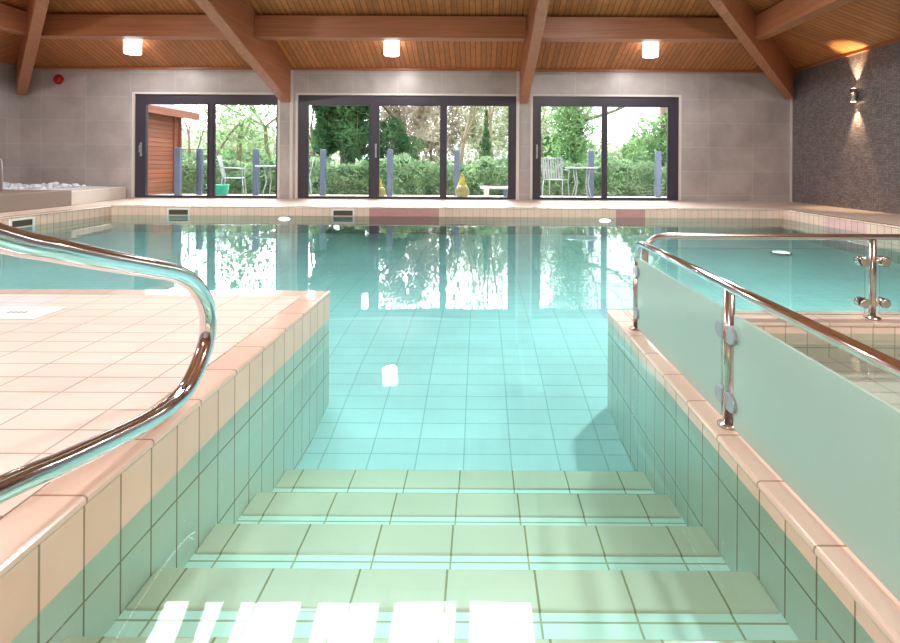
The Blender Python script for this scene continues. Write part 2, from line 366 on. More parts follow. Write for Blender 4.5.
# ------------------------------------------------------------------ room shell
WX = lambda x: (x-480)/49.43
W = [(134, 277.5, [(144, 207.5), (212.5, 276)]), (297.5, 516, [(307, 369.5), (377.8, 440.6), (445.7, 509)]), (532.5, 679, [(540, 602.7), (607, 669.3)])]
WZ0, WZ1 = DECK+.012, 2.26
m = MB(); xs = ROOMX0-.2; Y0, Y1 = ROOMY1, ROOMY1+.22
for a, b, _ in W:
    m.box(xs, WX(a)-.015, Y0, Y1, -.3, EAVE+.05); m.box(WX(a)-.015, WX(b)+.015, Y0, Y1, WZ1+.015, EAVE+.05)
    m.box(WX(a)-.015, WX(b)+.015, Y0, Y1, -.3, WZ0); xs = WX(b)+.015
m.box(xs, ROOMX1+.2, Y0, Y1, -.3, EAVE+.05)
struct(m.build('wall_far', M['wall_far']))
struct(MB().box(ROOMX1, ROOMX1+.2, ROOMY0-.2, ROOMY1, -.3, EAVE+.05).build('wall_right', M['mosaic']))
struct(MB().box(ROOMX0-.2, ROOMX0, ROOMY0-.2, ROOMY1, -.3, EAVE+.05).build('wall_left', M['wall_side']))
struct(MB().box(ROOMX0, ROOMX1, ROOMY0-.2, ROOMY0, -.3, EAVE+.05).build('wall_near', M['wall_far']))
# ceiling: pyramid of boards with five roof lights in the far slope
CX, CY = -1.5, 2.7
zc = lambda x, y: EAVE+SLOPE*min(x-ROOMX0, ROOMX1-x, y-ROOMY0, ROOMY1-y)
hw = lambda y: y-CY
P3 = lambda x, y: (x, y, EAVE+SLOPE*(ROOMY1-y))
SK = [(-3.82+i*.92, -3.82+i*.92+.84) for i in range(5)]; SY0, SY1 = 5.2, 6.34
m = MB()
def quad(x0a, x1a, ya, x0b, x1b, yb): m.face([P3(x0a, ya), P3(x1a, ya), P3(x1b, yb), P3(x0b, yb)], 0)
quad(CX-hw(SY1), CX+hw(SY1), SY1, ROOMX0, ROOMX1, ROOMY1)
quad(CX-hw(SY0), SK[0][0], SY0, CX-hw(SY1), SK[0][0], SY1)
for i in range(4): quad(SK[i][1], SK[i+1][0], SY0, SK[i][1], SK[i+1][0], SY1)
quad(SK[4][1], CX+hw(SY0), SY0, SK[4][1], CX+hw(SY1), SY1)
m.face([P3(CX-hw(SY0), SY0), P3(CX, CY), P3(CX+hw(SY0), SY0)], 0)
AP = (CX, CY, EAVE+SLOPE*7.8)
m.face([(ROOMX0, ROOMY0, EAVE), (ROOMX1, ROOMY0, EAVE), AP], 0)
m.face([(ROOMX0, ROOMY0, EAVE), (ROOMX0, ROOMY1, EAVE), AP], 1)
m.face([(ROOMX1, ROOMY0, EAVE), (ROOMX1, ROOMY1, EAVE), AP], 1)
struct(m.build('ceiling', [M['plank_y'], M['plank_x']]))
wn = 4
for (a, b) in SK:
    r = empty('window_%d' % wn, (0, 0, 0)); wn += 1; struct(r)
    f = MB()
    for x0, x1 in ((a-.0, a+.04), (b-.04, b+.0)):
        f.bar(Vector(P3((x0+x1)/2, SY0))+Vector((0, 0, .06)), Vector(P3((x0+x1)/2, SY1))+Vector((0, 0, .06)), .04, .14)
    for y in (SY0+.02, SY1-.02):
        f.bar(Vector(P3(a, y))+Vector((0, 0, .06)), Vector(P3(b, y))+Vector((0, 0, .06)), .04, .14)
    f.build('window_frame', M['reveal'], r)
    MB().bar(Vector(P3((a+b)/2, SY0))+Vector((0, 0, .08)), Vector(P3((a+b)/2, SY1))+Vector((0, 0, .08)), b-a-.04, .008).build('pane', M['glass'], r)
# sliding windows
for wi, (a, b, panes) in enumerate(W):
    r = struct(empty('window_%d' % (wi+1), (WX((a+b)/2), ROOMY1, WZ0)))
    ox, oy, oz = r.location
    def wb(mb, name, mm, par=r, bev=0):
        o = mb.build(name, mm, par, bevel=bev)
        if par == r: o.location = (-ox, -oy, -oz)
        return o
    xa, xb = WX(a), WX(b); f = MB(); y0, y1 = ROOMY1+.03, ROOMY1+.13
    zt, zb = 2.26, WZ0; gt, gb = .86+(165-105)/49.43, .86-(198-165)/49.43
    f.box(xa, xb, y0, y1, gt+.0, zt).box(xa, xb, y0, y1, zb, gb)
    e = [xa]+[WX(v) for p in panes for v in p]+[xb]
    for k in range(0, len(e), 2): f.box(e[k], e[k+1], y0, y1, gb, gt)
    wb(f, 'window_frame', M['frame'])
    for k, (p, q) in enumerate(panes):          # sash edging and glass
        s = MB(); X0, X1 = WX(p), WX(q); ys = y0+(.045 if k % 2 else .015)
        s.box(X0, X0+.018, ys-.03, ys+.02, gb, gt).box(X1-.018, X1, ys-.03, ys+.02, gb, gt)
        s.box(X0, X1, ys-.03, ys+.02, gt-.018, gt).box(X0, X1, ys-.03, ys+.02, gb, gb+.018)
        so = wb(s, 'sash', M['frame'])
        MB().box(X0+.018, X1-.018, ys, ys+.008, gb+.018, gt-.018).build('pane', M['glass'], so)
    t = MB()
    t.box(xa-.045, xa-.0, ROOMY1-.008, y0+.02, WZ0, zt+.04).box(xb, xb+.045, ROOMY1-.008, y0+.02, WZ0, zt+.04).box(xa, xb, ROOMY1-.008, y0+.02, zt, zt+.04)
    wb(t, 'reveal_trim', M['reveal'])
    hx = WX([140, 375.5, 537][wi])
    h = MB().box(hx-.018, hx+.018, y0-.012, y0, 1.0, 1.28).tube([(hx, y0-.01, 1.22), (hx, y0-.05, 1.22), (hx, y0-.055, 1.08)], .011, 8)
    wb(h, 'window_handle', M['alu'])
# piers between the windows and the pale strips on them
for i, x in enumerate((291.5, 517.5)):
    struct(MB().box(WX(x)-.03, WX(x)+.03, ROOMY1-.03, ROOMY1, DECK, EAVE+.02).build('trim_%d' % (8+i), M['reveal']))
struct(MB().box(ROOMX1-.03, ROOMX1, ROOMY1-.03, ROOMY1, DECK, EAVE).build('trim_10', M['reveal']))

# ------------------------------------------------------------------ roof timbers
def rafter(x, w, label):
    m = MB(); y1 = ROOMY1-.002
    z = lambda y: EAVE+SLOPE*(ROOMY1-y)+.01
    zl = lambda y: EAVE-.70+.325*(ROOMY1-y)
    yh = CY+abs(x-CX)                       # haunched: deep at the foot, slimmer above
    P = [(y1, zl(y1)), (y1, z(y1)), (yh, z(yh)), (yh, z(yh)-.3), (6.7, z(6.7)-.3), (7.2, zl(7.2))]
    for s in (-1, 1): m.face([(x+s*w/2, *p) for p in P])
    for p, q in zip(P, P[1:]+P[:1]):
        m.face([(x-w/2, *p), (x+w/2, *p), (x+w/2, *q), (x-w/2, *q)])
    bmesh.ops.remove_doubles(m.bm, verts=m.bm.verts, dist=1e-5)
    tag(m.build('roof_rafter', M['beam_y'], bevel=.01), label, 'beam', 'roof rafters')
rafter(-3.93, .2, 'thick timber rafter whose foot lands on the pier between left and middle windows')
rafter(.88, .17, 'thick timber rafter whose foot lands on the pier between middle and right windows')
def hip(cx, cy, label):
    dx, dy = (1 if cx < 0 else -1), (-1 if cy > 0 else 1); w = .08
    nx, ny = -dy/math.sqrt(2), dx/math.sqrt(2); m = MB()
    T0, T1 = .1, 7.8
    P = []
    for s in (-1, 1):
        for t in (T0, T1):
            for top in (0, 1):
                z = (EAVE+SLOPE*t+.02) if top else (EAVE-.63+.395*t)
                P.append(m.bm.verts.new((cx+dx*t+s*nx*w, cy+dy*t+s*ny*w, z)))
    for f in ((0,1,3,2),(4,6,7,5),(0,4,5,1),(2,3,7,6),(0,2,6,4),(1,5,7,3)): m.bm.faces.new([P[i] for i in f])
    tag(m.build('hip_rafter', M['beam_y'], bevel=.01), label, 'beam', 'hip rafters')
hip(ROOMX1, ROOMY1, 'diagonal hip rafter running down to the corner of stone wall and dark mosaic wall')
hip(ROOMX0, ROOMY1, 'diagonal hip rafter running down to the far left corner of the room')
R = 1.6
def purlin(p, q, mm, label):
    tag(MB().bar(p, q, .24, .37).build('roof_purlin', mm, bevel=.008), label, 'beam', 'roof purlins')
zp = EAVE+SLOPE*R-.2
for a, b, l in ((ROOMX0+R+.1, -4.03, 'horizontal timber purlin across the ceiling above the left window'), (-3.83, .75, 'horizontal timber purlin across the ceiling above the middle window'),
                (.93, ROOMX1-R-.1, 'horizontal timber purlin across the ceiling above the right window')):
    purlin((a, ROOMY1-R+.0, zp), (b, ROOMY1-R+.0, zp), M['beam_x'], l)
purlin((ROOMX1-R, ROOMY1-R-.1, zp), (ROOMX1-R, ROOMY0+R, zp), M['beam_y'], 'timber purlin running towards the viewer above the dark mosaic wall')
purlin((ROOMX0+R, ROOMY1-R-.1, zp), (ROOMX0+R, ROOMY0+R, zp), M['beam_y'], 'timber purlin running along the left slope of the ceiling')
struct(MB().bar((ROOMX0, ROOMY1-.02, EAVE-.02), (ROOMX1, ROOMY1-.02, EAVE-.02), .04, .05).build('trim_11', M['beam_x']))
struct(MB().bar((ROOMX1-.02, ROOMY0, EAVE-.02), (ROOMX1-.02, ROOMY1-.04, EAVE-.02), .04, .05).build('trim_12', M['beam_y']))

# ------------------------------------------------------------------ lamps
def arealamp(loc, size, power, col, rot=(0, 0, 0), name='lamp_light', par=None, spread=None):
    l = bpy.data.lights.new(name, 'AREA'); l.size = size; l.energy = power; l.color = col; l.shape = 'DISK'
    if spread: l.spread = spread
    o = bpy.data.objects.new(name, l); C.objects.link(o); o.location = loc; o.rotation_euler = rot
    if par: o.parent = par
    return o
def ceiling_lamp():
    r = empty('ceiling_lamp', (0, 0, 0))
    MB().lathe([(.05, .0), (.05, .03), (.018, .035), (.018, .12)], (0, 0, .17), 16).build('ceiling_mount', M['dark'], r)
    MB().lathe([(.12, 0), (.14, .01), (.14, .32), (.12, .335)], (0, 0, -.165), 28).build('lamp_shade', M['lamp'], r)
    arealamp((0, 0, -.175),   .25, 18, (1, .97, .95), par=r)
    return r
cl = ceiling_lamp()
LY = 9.5
spots = [((132-480)*LY/519, LY, 'glowing white drum lamp on the ceiling above the left window'),
         ((391-480)*LY/519, LY, 'glowing white drum lamp on the ceiling above the middle window'),
         ((650-480)*LY/519, LY, 'glowing white drum lamp on the ceiling above the right window'),
         (-5.2, 4.7, 'unseen fill lamp added high on the ceiling above the left of the pool'), (2.3, 4.7, 'unseen fill lamp added high on the ceiling above the right of the pool'),
         (-6, 0.5, 'unseen fill lamp added on the left ceiling slope over the deck'), (3, 0.5, 'unseen fill lamp added on the right ceiling slope over the ramp'),
         (-1.5, -2, 'unseen fill lamp added on the ceiling behind the steps')]
for i, (x, y, lab) in enumerate(spots):
    o = cl if i == 0 else copy_tree(cl)
    o.location = (x, y, 3.02 if i < 3 else zc(x, y)-.33)
    tag(o, lab, 'lamp', 'ceiling lamps')
    if i > 2:  # the rest are unseen fill lamps, added to brighten pool and deck
        for ch in [c for c in C.objects if c.parent == o and c.type == 'LIGHT']: ch.data = ch.data.copy(); ch.data.energy = 130 if i < 5 else 95
# wall sconce, up and down light
sx, sy, sz = ROOMX1-.07, 8.67, 2.06
sc = tag(empty('wall_sconce', (sx, sy, sz)), 'small steel cylinder wall light glowing up and down on the dark mosaic wall', 'wall lamp')
MB().lathe([(.045, -.11), (.05, -.105), (.05, .105), (.045, .11)], seg=24).build('lamp_body', M['satin'], sc)
MB().box(.03, .07, -.03, .03, -.05, .05).build('wall_bracket', M['dark'], sc)
MB().lathe([(.035, .109), (.035, .114)], seg=20).build('bulb', M['sconce_glow'], sc)
MB().lathe([(.035, -.114), (.035, -.109)], seg=20).build('bulb', M['sconce_glow'], sc)
for d in (1, -1):
    l = bpy.data.lights.new('sconce_light', 'SPOT'); l.energy = 90 if d > 0 else 80; l.color = (1, .72, .42); l.spot_size = math.radians(56); l.spot_blend = .7; l.shadow_soft_size = .02
    o = bpy.data.objects.new('sconce_light', l); C.objects.link(o); o.location = (-.0, 0, .125*d); o.parent = sc
    o.rotation_euler = (PI if d > 0 else 0, 0, 0)
# fire sounder
fa = tag(empty('fire_alarm', (WX(59), ROOMY1-.001, .86+(163-80)/49.43)), 'small round red fire alarm high on the stone wall at the left', 'alarm')
a = MB().lathe([(.10, 0), (.10, .03), (.085, .04)], seg=24).build('alarm_base', M['red'], fa); a.rotation_euler = (PI/2, 0, 0)
a = MB().lathe([(.07, .04), (.07, .07), (.05, .085)], seg=24).build('sounder', M['red'], fa); a.rotation_euler = (PI/2, 0, 0)
# underwater lamps
def pool_lamp(loc, rot, label):
    r = tag(empty('underwater_lamp', loc), label, 'pool lamp', 'underwater lamps'); r.rotation_euler = rot
    if rot[0]: r.scale = (1, .35, 1)
    MB().lathe([(.13, 0), (.13, .012), (.105, .018)], seg=28).build('bezel', M['satin'], r)
    MB().lathe([(.10, .01), (.10, .02), (.08, .024)], seg=28).build('lens', M['poollamp'], r)
pool_lamp(((285-480)*PY1/519, PY1-.001, -.05), (PI/2, 0, 0), 'round underwater lamp glowing below the left window pier')
pool_lamp(((605-480)*PY1/519, PY1-.001, -.05), (PI/2, 0, 0), 'round underwater lamp glowing below the right window')
pool_lamp((3.95, 6.8, -.28), (0, 0, 0), 'round glowing disc added on the pool floor at the right, seen past the steel rail')  # added glowing disc standing in for a bright reflection on the water

# skimmer openings
def skimmer(loc, rz, label):
    r = tag(empty('pool_skimmer', loc, rz), label, 'skimmer', 'skimmer openings')
    f = MB(); w, h = .19, .1
    f.box(-w, w, -.02, .0, h-.028, h).box(-w, w, -.02, 0, -h, -h+.028).box(-w, -w+.03, -.02, 0, -h+.028, h-.028).box(w-.03, w, -.02, 0, -h+.028, h-.028)
    f.build('skimmer_frame', M['white'], r, bevel=.004)
    MB().box(-w+.03, w-.03, -.004, -.0005, -h+.028, h-.028).build('opening', M['dark'], r)  # flat dark plate; the shade of the hollow is put into its colour
    MB().box(-w+.03, w-.03, -.014, -.008, -h+.028, -.01).build('weir_flap', M['spa_pale'], r)
skimmer(((179-480)*PY1/519, PY1, .02), 0, 'white framed skimmer opening in the far pool wall below the left window')
skimmer(((343.5-480)*PY1/519, PY1, .02), 0, 'white framed skimmer opening in the far pool wall below the middle window')
skimmer((PX0, 519*6.1/458, .02), PI/2, 'white framed skimmer opening in the left side wall of the pool')

# ------------------------------------------------------------------ spa at the far left
sp = tag(empty('spa_pool', (-8, 8.6, DECK)), 'raised stone clad spa pool in the far left corner, dark front and pale end', 'spa')
def sb(mb, n, mm, par=sp, **k):
    o = mb.build(n, mm, par, **k)
    if par == sp: o.location = (8, -8.6, -DECK)
    return o
def rim(m, x0, x1, y0, y1, w, z0, z1):
    m.box(x0, x1, y0, y0+w, z0, z1).box(x0, x1, y1-w, y1, z0, z1).box(x0, x0+w, y0+w, y1-w, z0, z1).box(x1-w, x1, y0+w, y1-w, z0, z1); return m
sb(MB().box(-9.28, -6.72, 6.4, 8.55, DECK, .41), 'spa_surround', M['spa_dark'], bevel=.01)
sb(MB().prism([(-9.28, 8.555), (-6.76, 8.555), (-7.13, 10.46), (-9.28, 10.46)], DECK, .385), 'pale_ledge', M['spa_pale'], bevel=.01)
sb(MB().box(-9.15, -7.4, 8.8, 10.3, DECK+.01, .395), 'spa_water', M['foam'])
fm = MB()
for _ in range(170):
    x, y = random.uniform(-9.0, -7.5), random.uniform(8.9, 10.1); r = random.uniform(.02, .06)
    fm.lathe([(r*.5, -r*.3), (r, 0), (r*.75, r*.6), (r*.2, r*.95)], (x, y, .39+.06*max(0, math.sin(x*6+1)*math.cos(y*3))+random.uniform(0, .02)), 7)
f = sb(fm, 'foam', M['foam']); f['kind'] = 'stuff'
# foam on ledge far basin
hp = tag(MB().tube([(-7.41, 8.03, .41), (-7.41, 8.03, .9), (-7.41, 7.9, .98), (-7.41, 7.4, .98), (-7.41, 7.3, .9), (-7.41, 7.3, .41)], .02, 12).build('spa_handrail', M['chrome']),
         'steel grab rail standing in the spa at the left edge', 'handrail')

# ------------------------------------------------------------------ left handrail
HX = -.85
img = [(-90, 217), (0, 238), (50, 249), (100, 259), (150, 268), (178, 274), (195, 285), (206, 303), (209, 325), (205, 350), (190, 385), (170, 407), (140, 426), (70, 460), (0, 491), (-90, 528)]
pts = []
for x, y in img:
    Y = 519*HX/(x-480); pts.append((HX, Y, .86-(y-(x-480)*.0055-165)*Y/519))
pts[0] = (HX, .70, .82); 
pts = [(HX, .45, .90), (HX, .6, .862)] + pts[1:-1] + [(HX, .70, .31), (HX, .5, .335)]
hr = tag(empty('stair_handrail', (HX, .9, DECK)), 'thick polished steel looped handrail over the left coping beside the steps', 'handrail')
o = MB().tube(smooth_path(pts, 8), .0245, 24).build('rail', M['chrome'], hr); o.location = (-HX, -.9, -DECK)
for y, zt in ((.52, .335), (.47, .895)):
    o = MB().tube([(HX-(.0), y, DECK), (HX, y, zt)], .0235, 20).build('post', M['chrome'], hr); o.location = (-HX, -.9, -DECK)
    o2 = MB().lathe([(.05, 0), (.05, .006), (.03, .012)], (HX, y, DECK+.001), 24).build('base_flange', M['chrome'], o)

# ------------------------------------------------------------------ balustrades on the right
BX = .775; RZ = .487; GT = .412; BB = HR
A = tag(empty('glass_balustrade', (BX, 1.6, HR)), 'balustrade of frosted mint glass and steel posts standing on the right coping', 'balustrade')
def ab(mb, n, mm, par, org, **k):
    o = mb.build(n, mm, par, **k)
    if org is not None: o.location = (-org[0], -org[1], -org[2])
    return o
oa = (BX, 1.6, HR)
arc = [(BX, 2.56, BB), (BX, 2.56, .38), (BX, 2.552, .435), (BX, 2.525, .47), (BX, 2.48, .487), (BX, 2.3, RZ), (BX, .3, RZ)]
ab(MB().tube(smooth_path(arc[1:5], 4)+[Vector(p) for p in arc[5:]], .0155, 20), 'top_rail', M['chrome'], A, oa)
def clamp(mb, x, y, z, dirv, nrm):
    """half-round plate clamp reaching from a post along dirv"""
    d = Vector(dirv); n = Vector(nrm); c = Vector((x, y, z)); up = Vector((0, 0, 1)); prof = []
    for k in range(9):
        t = -PI/2+PI*k/8; prof.append(c+d*(.025+.028*math.cos(t))+up*.026*math.sin(t))
    prof = [c+up*-.026]+prof+[c+up*.026]
    for s in (-1,):
        a = [mb.bm.verts.new(p+n*.016) for p in prof]; b = [mb.bm.verts.new(p-n*.016) for p in prof]
        mb.bm.faces.new(a); mb.bm.faces.new(b[::-1])
        for i in range(len(prof)): mb.bm.faces.new([a[i], b[i], b[(i+1) % len(prof)], a[(i+1) % len(prof)]])
    return mb
py = [2.56, 1.61, .6]
for i, y in enumerate(py):
    top = .39 if i == 0 else RZ-.01
    p = ab(MB().tube([(BX, y, BB), (BX, y, top)], .0165, 20), 'post', M['satin'], A, oa)
    MB().lathe([(.032, 0), (.032, .006), (.02, .012)], (BX, y, BB+.001), 24).build('base_flange', M['satin'], p)
    for z in (.14, .345):
        for d in ((-1,) if i == 0 else (1, -1)):
            clamp(MB(), BX+.0, y+d*.012, z, (0, d, 0), (1, 0, 0)).build('glass_clamp', M['alu'], p, bevel=.003)
for y0, y1 in ((1.65, 2.525), (.64, 1.57)):
    g = ab(MB().box(BX-.005, BX+.005, y0, y1, BB+.012, GT), 'glass_panel', M['frost'], A, oa, bevel=.002); g['label'] = 'frosted mint glass panel'
BY = 2.76; obb = (2.1, BY, HR)
Bb = tag(empty('glass_balustrade', (2.1, BY, HR)), 'balustrade of clear glass and steel posts running along the ramp end at far right', 'balustrade')
arc = [(.88, BY, BB), (.88, BY, .37), (.885, BY, .42), (.91, BY, .46), (.96, BY, .485), (1.1, BY, .488), (5.0, BY, .488)]
ab(MB().tube([Vector(arc[0])]+smooth_path(arc[1:6], 4)+[Vector(arc[6])], .0165, 20), 'top_rail', M['satin'], Bb, obb)
for x in (2.09, 3.5, 4.9):
    p = ab(MB().tube([(x, BY, BB), (x-.0, BY, .475)], .017, 20), 'post', M['satin'], Bb, obb)
    MB().lathe([(.04, 0), (.04, .006), (.02, .014)], (x, BY, BB+.001), 24).build('base_flange', M['satin'], p)
    for z in (.14, .36):
        for d in (1, -1):
            if x > 4.8 and d > 0: continue
            cm = MB().tube([(x, BY, z), (x+d*.055, BY, z)], .012, 12)
            cm.tube([(x+d*.055, BY-.03, z), (x+d*.055, BY-.024, z), (x+d*.055, BY+.024, z), (x+d*.055, BY+.03, z)], [.02, .026, .026, .02], 20)
            cm.build('glass_clamp', M['satin'], p)
for x0, x1 in ((.93, 2.05), (2.13, 3.46), (3.54, 4.86)):
    g = ab(MB().box(x0, x1, BY-.005, BY+.005, BB+.02, .425), 'glass_panel', M['clear'], Bb, obb, bevel=.002); g['label'] = 'clear glass panel'
# marker tile
mk = tag(empty('marker_tile', (-2.17, 2.44, DECK)), 'white square plate with a small grey mark set in the left platform', 'marker')
MB().box(-.16, .16, -.10, .10, 0.0, .004).build('plate', M['white'], mk, bevel=.002)
mm = MB()
for k in range(4): mm.box(-.045+k*.024, -.029+k*.024, -.012, .012, .0042, .005)
mm.build('lettering', M['sign'], mk)

# ------------------------------------------------------------------ outside
struct(MB().box(-16, 14, ROOMY1+.22, 12.9, -.1, .1).build('patio_ground', M['paving']))
gm = MB()
gx = [-60+i*5 for i in range(25)]; gy = [12.9, 16, 20, 26, 34, 45, 60]
gz = lambda x, y: 0.04-.02*(y-12.9) if y < 26 else -.22+.05*(y-26)
for i in range(len(gx)-1):
    for j in range(len(gy)-1):
        gm.face([(gx[i], gy[j], gz(gx[i], gy[j])), (gx[i+1], gy[j], gz(gx[i+1], gy[j])), (gx[i+1], gy[j+1], gz(gx[i+1], gy[j+1])), (gx[i], gy[j+1], gz(gx[i], gy[j+1]))])
struct(gm.build('garden_ground', M['grass']))
# cabin
cb = tag(empty('cedar_cabin', (-9.4, 12.3, .1)), 'red cedar clad cabin with overhanging eave outside the left window', 'cabin')
def o_(mb, n, mm, par=cb, org=(-9.4, 12.3, .1), **k):
    o = mb.build(n, mm, par, **k)
    if par == cb: o.location = (-org[0], -org[1], -org[2])
    return o
o_(MB().box(-11.2, -7.9, 11.0, 13.5, .1, 2.18), 'cabin_wall', M['clad'])
o_(MB().box(-7.9, -7.86, 13.35, 13.52, .1, 2.15).box(-7.94, -7.78, 13.5, 13.54, .1, 2.15), 'corner_board', M['cladtrim'])
o_(MB().bar((-9.6, 10.95, 2.75), (-9.6, 13.95, 2.75), .02, .02).face([(-11.6, 10.95, 2.3), (-11.6, 13.95, 2.3), (-9.6, 13.95, 2.95), (-9.6, 10.95, 2.95)])
   .face([(-7.6, 10.95, 2.2), (-7.6, 13.95, 2.2), (-9.6, 13.95, 2.95), (-9.6, 10.95, 2.95)]), 'roof', M['roofing'])
o_(MB().box(-7.6, -7.56, 10.95, 13.98, 2.02, 2.2), 'fascia', M['cladtrim'])
o_(MB().box(-7.9, -7.6, 11, 13.95, 2.1, 2.12), 'soffit', M['cladtrim'])
# glass fence
FY = 12.6; FZ = .1
fposts = [(-6.92, 11.9), (-6.80, FY)] + [((x-480)*FY/519, FY) for x in (256, 323, 390, 457, 524, 591, 658, 725, 792)]
fe = tag(empty('glass_fence', (0, FY, FZ)), 'low garden fence of slate blue posts and clear glass panels beyond the windows', 'fence')
for x, y in fposts:
    p = MB().box(x-.065, x+.065, y-.05, y+.05, FZ, 1.22).build('fence_post', M['post'], fe, bevel=.008); p.location = (0, -FY, -FZ)
for (xa, ya), (xb, yb) in zip(fposts, fposts[1:]):
    p = MB().bar((xa, ya, .66), (xb, yb, .66), .01, .98).build('glass_panel', M['clear'], fe); p.location = (0, -FY, -FZ)
# garden furniture
def chair(x, y, rz, label):
    r = tag(empty('garden_chair', (x, y, .1), rz), label, 'chair', 'garden chairs')
    s = MB()
    for k in range(7): s.box(-.22, .22, -.21+k*.062, -.17+k*.062, .43, .445)
    s.build('seat', M['alu'], r)
    b = MB()
    for k in range(8): b.bar((-.2+k*.057, .2, .46), (-.2+k*.057, .30, .92), .03, .01, (0, 1, 0))
    b.tube([(-.23, .19, .43), (-.23, .3, .92), (.23, .3, .92), (.23, .19, .43)], .012, 8)
    b.build('backrest', M['alu'], r)
    for sx in (-1, 1):
        for fy, ty in ((-.24, -.2), (.26, .2)):
            MB().tube([(sx*.24, fy, 0), (sx*.22, ty, .43)], .012, 8).build('leg', M['alu'], r)
        MB().tube([(sx*.23, -.2, .43), (sx*.25, -.2, .65), (sx*.25, .24, .67)], .012, 8).build('armrest', M['alu'], r)
def table(x, y, rad, label):
    r = tag(empty('garden_table', (x, y, .1)), label, 'table', 'garden tables')
    MB().lathe([(rad-.01, .69), (rad, .70), (rad, .715), (rad-.01, .72)], seg=36).build('tabletop', M['alu'], r)
    for k in range(4):
        a = PI/4+k*PI/2
        MB().tube([(rad*.7*math.cos(a), rad*.7*math.sin(a), 0), (rad*.45*math.cos(a), rad*.45*math.sin(a), .35), (rad*.6*math.cos(a), rad*.6*math.sin(a), .69)], .014, 8).build('leg', M['alu'], r)
chair(-5.55, 11.7, PI*.6, 'silver slatted garden chair seen through the left window')
table(-4.75, 12.0, .42, 'round metal garden table seen through the left window')
chair(-4.02, 11.6, -PI*.4, 'pale garden chair at the left edge of the middle window')
chair(1.72, 11.75, PI*.85, 'silver slatted garden chair at the left edge of the right window')
table(2.35, 12.0, .38, 'round metal garden table seen through the right window')
bn = tag(empty('garden_bench', (.55, 11.9, .1)), 'low pale stone bench outside the right pane of the middle window', 'bench')
MB().box(-.55, .55, -.15, .15, .22, .27).build('bench_top', M['stonew'], bn, bevel=.006)
for s in (-.4, .4): MB().box(s-.06, s+.06, -.12, .12, 0, .22).build('leg', M['stonew'], bn)
MB().box(.0, .24, -.11, .11, .02, .21).build('storage_box', M['post'], bn)
def gplant(x, y, k, label):
    r = tag(empty('potted_conifer', (x, y, .1)), label, 'potted plant', 'golden potted conifers'); r.scale = (k, k, k)
    MB().lathe([(.07, 0), (.12, .04), (.15, .13), (.13, .23), (.08, .28), (.06, .28)], seg=24).build('pot', M['pot'], r)
    def fn():
        t = random.random()**1.5; a = random.uniform(0, 2*PI); rr = .095*(1-t)**.8*random.random()**.4
        return (rr*math.cos(a), rr*math.sin(a), .25+t*.26)
    MB().leaves(350, fn, .022).build('foliage', M['gold'], r)
gplant(-2.26, 11.7, .92, 'small golden potted conifer beside the middle window frame stile')
gplant(-.40, 11.7, 1.1, 'larger golden potted conifer in the right pane of the middle window')
tub = MB().lathe([(.19, 0), (.23, .27), (.245, .275), (.245, .29), (.22, .29), (.18, .03)], (0, 0, 0), 28).build('plastic_tub', M['teal'], loc=(-5.83, 11.55, .1))
tag(tub, 'round turquoise plastic tub on the patio outside the left window', 'tub')
# foliage
def blob(cx, cy, cz, rx, ry, rz, thick=.45):
    def fn():
        while True:
            v = Vector([random.gauss(0, 1) for _ in range(3)]).normalized()*(1-thick*random.random()**1.4)
            w = 1+.16*math.sin(v.x*7+cx)+.12*math.sin(v.z*9+cy)
            return (cx+v.x*rx*w, cy+v.y*ry*w, cz+v.z*rz*w)
    return fn
def hedge_fn(x0, x1, y0, y1, z0, z1):
    def fn():
        x = random.uniform(x0, x1); k = random.random()
        top = z1+.12*math.sin(x*2.1)+.07*math.sin(x*5.3+1)+.05*math.sin(x*11)
        if k < .65: return (x, y0+random.random()**2*.4+.1*math.sin(x*3), random.uniform(z0, top))
        return (x, random.uniform(y0, y1), top-random.random()**2*.15)
    return fn
hg = tag(MB().leaves(13000, hedge_fn(-9, 9.5, 14.3, 15.6, -.1, .95), .055).box(-9, 9.5, 14.75, 15.5, -.1, .8).build('clipped_hedge', M['hedge']),
         'long clipped green hedge growing behind the glass fence', 'hedge')
def limb(mb, p, d, ln, r, depth, spread=.55, droop=0):
    pts = [p]; rs = [r]; q = Vector(p); dd = Vector(d)
    for k in range(3):
        dd = (dd+Vector([random.gauss(0, .12) for _ in range(3)])+Vector((0, 0, -droop))).normalized()
        q = q+dd*ln/3; pts.append(q.copy()); rs.append(r*(1-.13*(k+1)))
    mb.tube(pts, rs, 5 if depth > 2 else 3, caps=False)
    if depth:
        for k in range(random.choice((2, 3, 3))):
            nd = (dd+Vector([random.gauss(0, spread) for _ in range(3)])).normalized()
            limb(mb, pts[-1] if k == 0 else pts[random.choice((2, 3))], nd, ln*random.uniform(.62, .85), rs[-1]*.68, depth-1, spread, droop)
def tree(name, x, y, h, r, label, cat='tree', depth=6, lean=(0, 0), leaf=None, nleaf=0, lsize=.08, lfn=None, group=None, bark='bark'):
    t = tag(empty(name, (x, y, -.15)), label, cat, group)
    mb = MB(); limb(mb, Vector((0, 0, 0)), Vector((lean[0], lean[1], 1)).normalized(), h*.36, r, depth)
    mb.build('trunk', M[bark], t)
    if leaf: MB().leaves(nleaf, lfn, lsize).build('foliage', M[leaf], t)
    return t
BG = 'bare trees behind the hedge'
px = lambda x, D: (x-480)*D/519
tree('bare_tree', px(197, 16), 16, 4.2, .07, 'small bare tree right of the cedar cabin', depth=6, group=BG)
tree('ivy_tree', px(242, 19), 19, 7.5, .13, 'tree with patchy green ivy seen in the right pane of the left window', leaf='ivy', nleaf=1600, lsize=.08, lfn=lambda: (random.gauss(0, .8), random.gauss(0, .4), random.uniform(1.2, 5.2)))
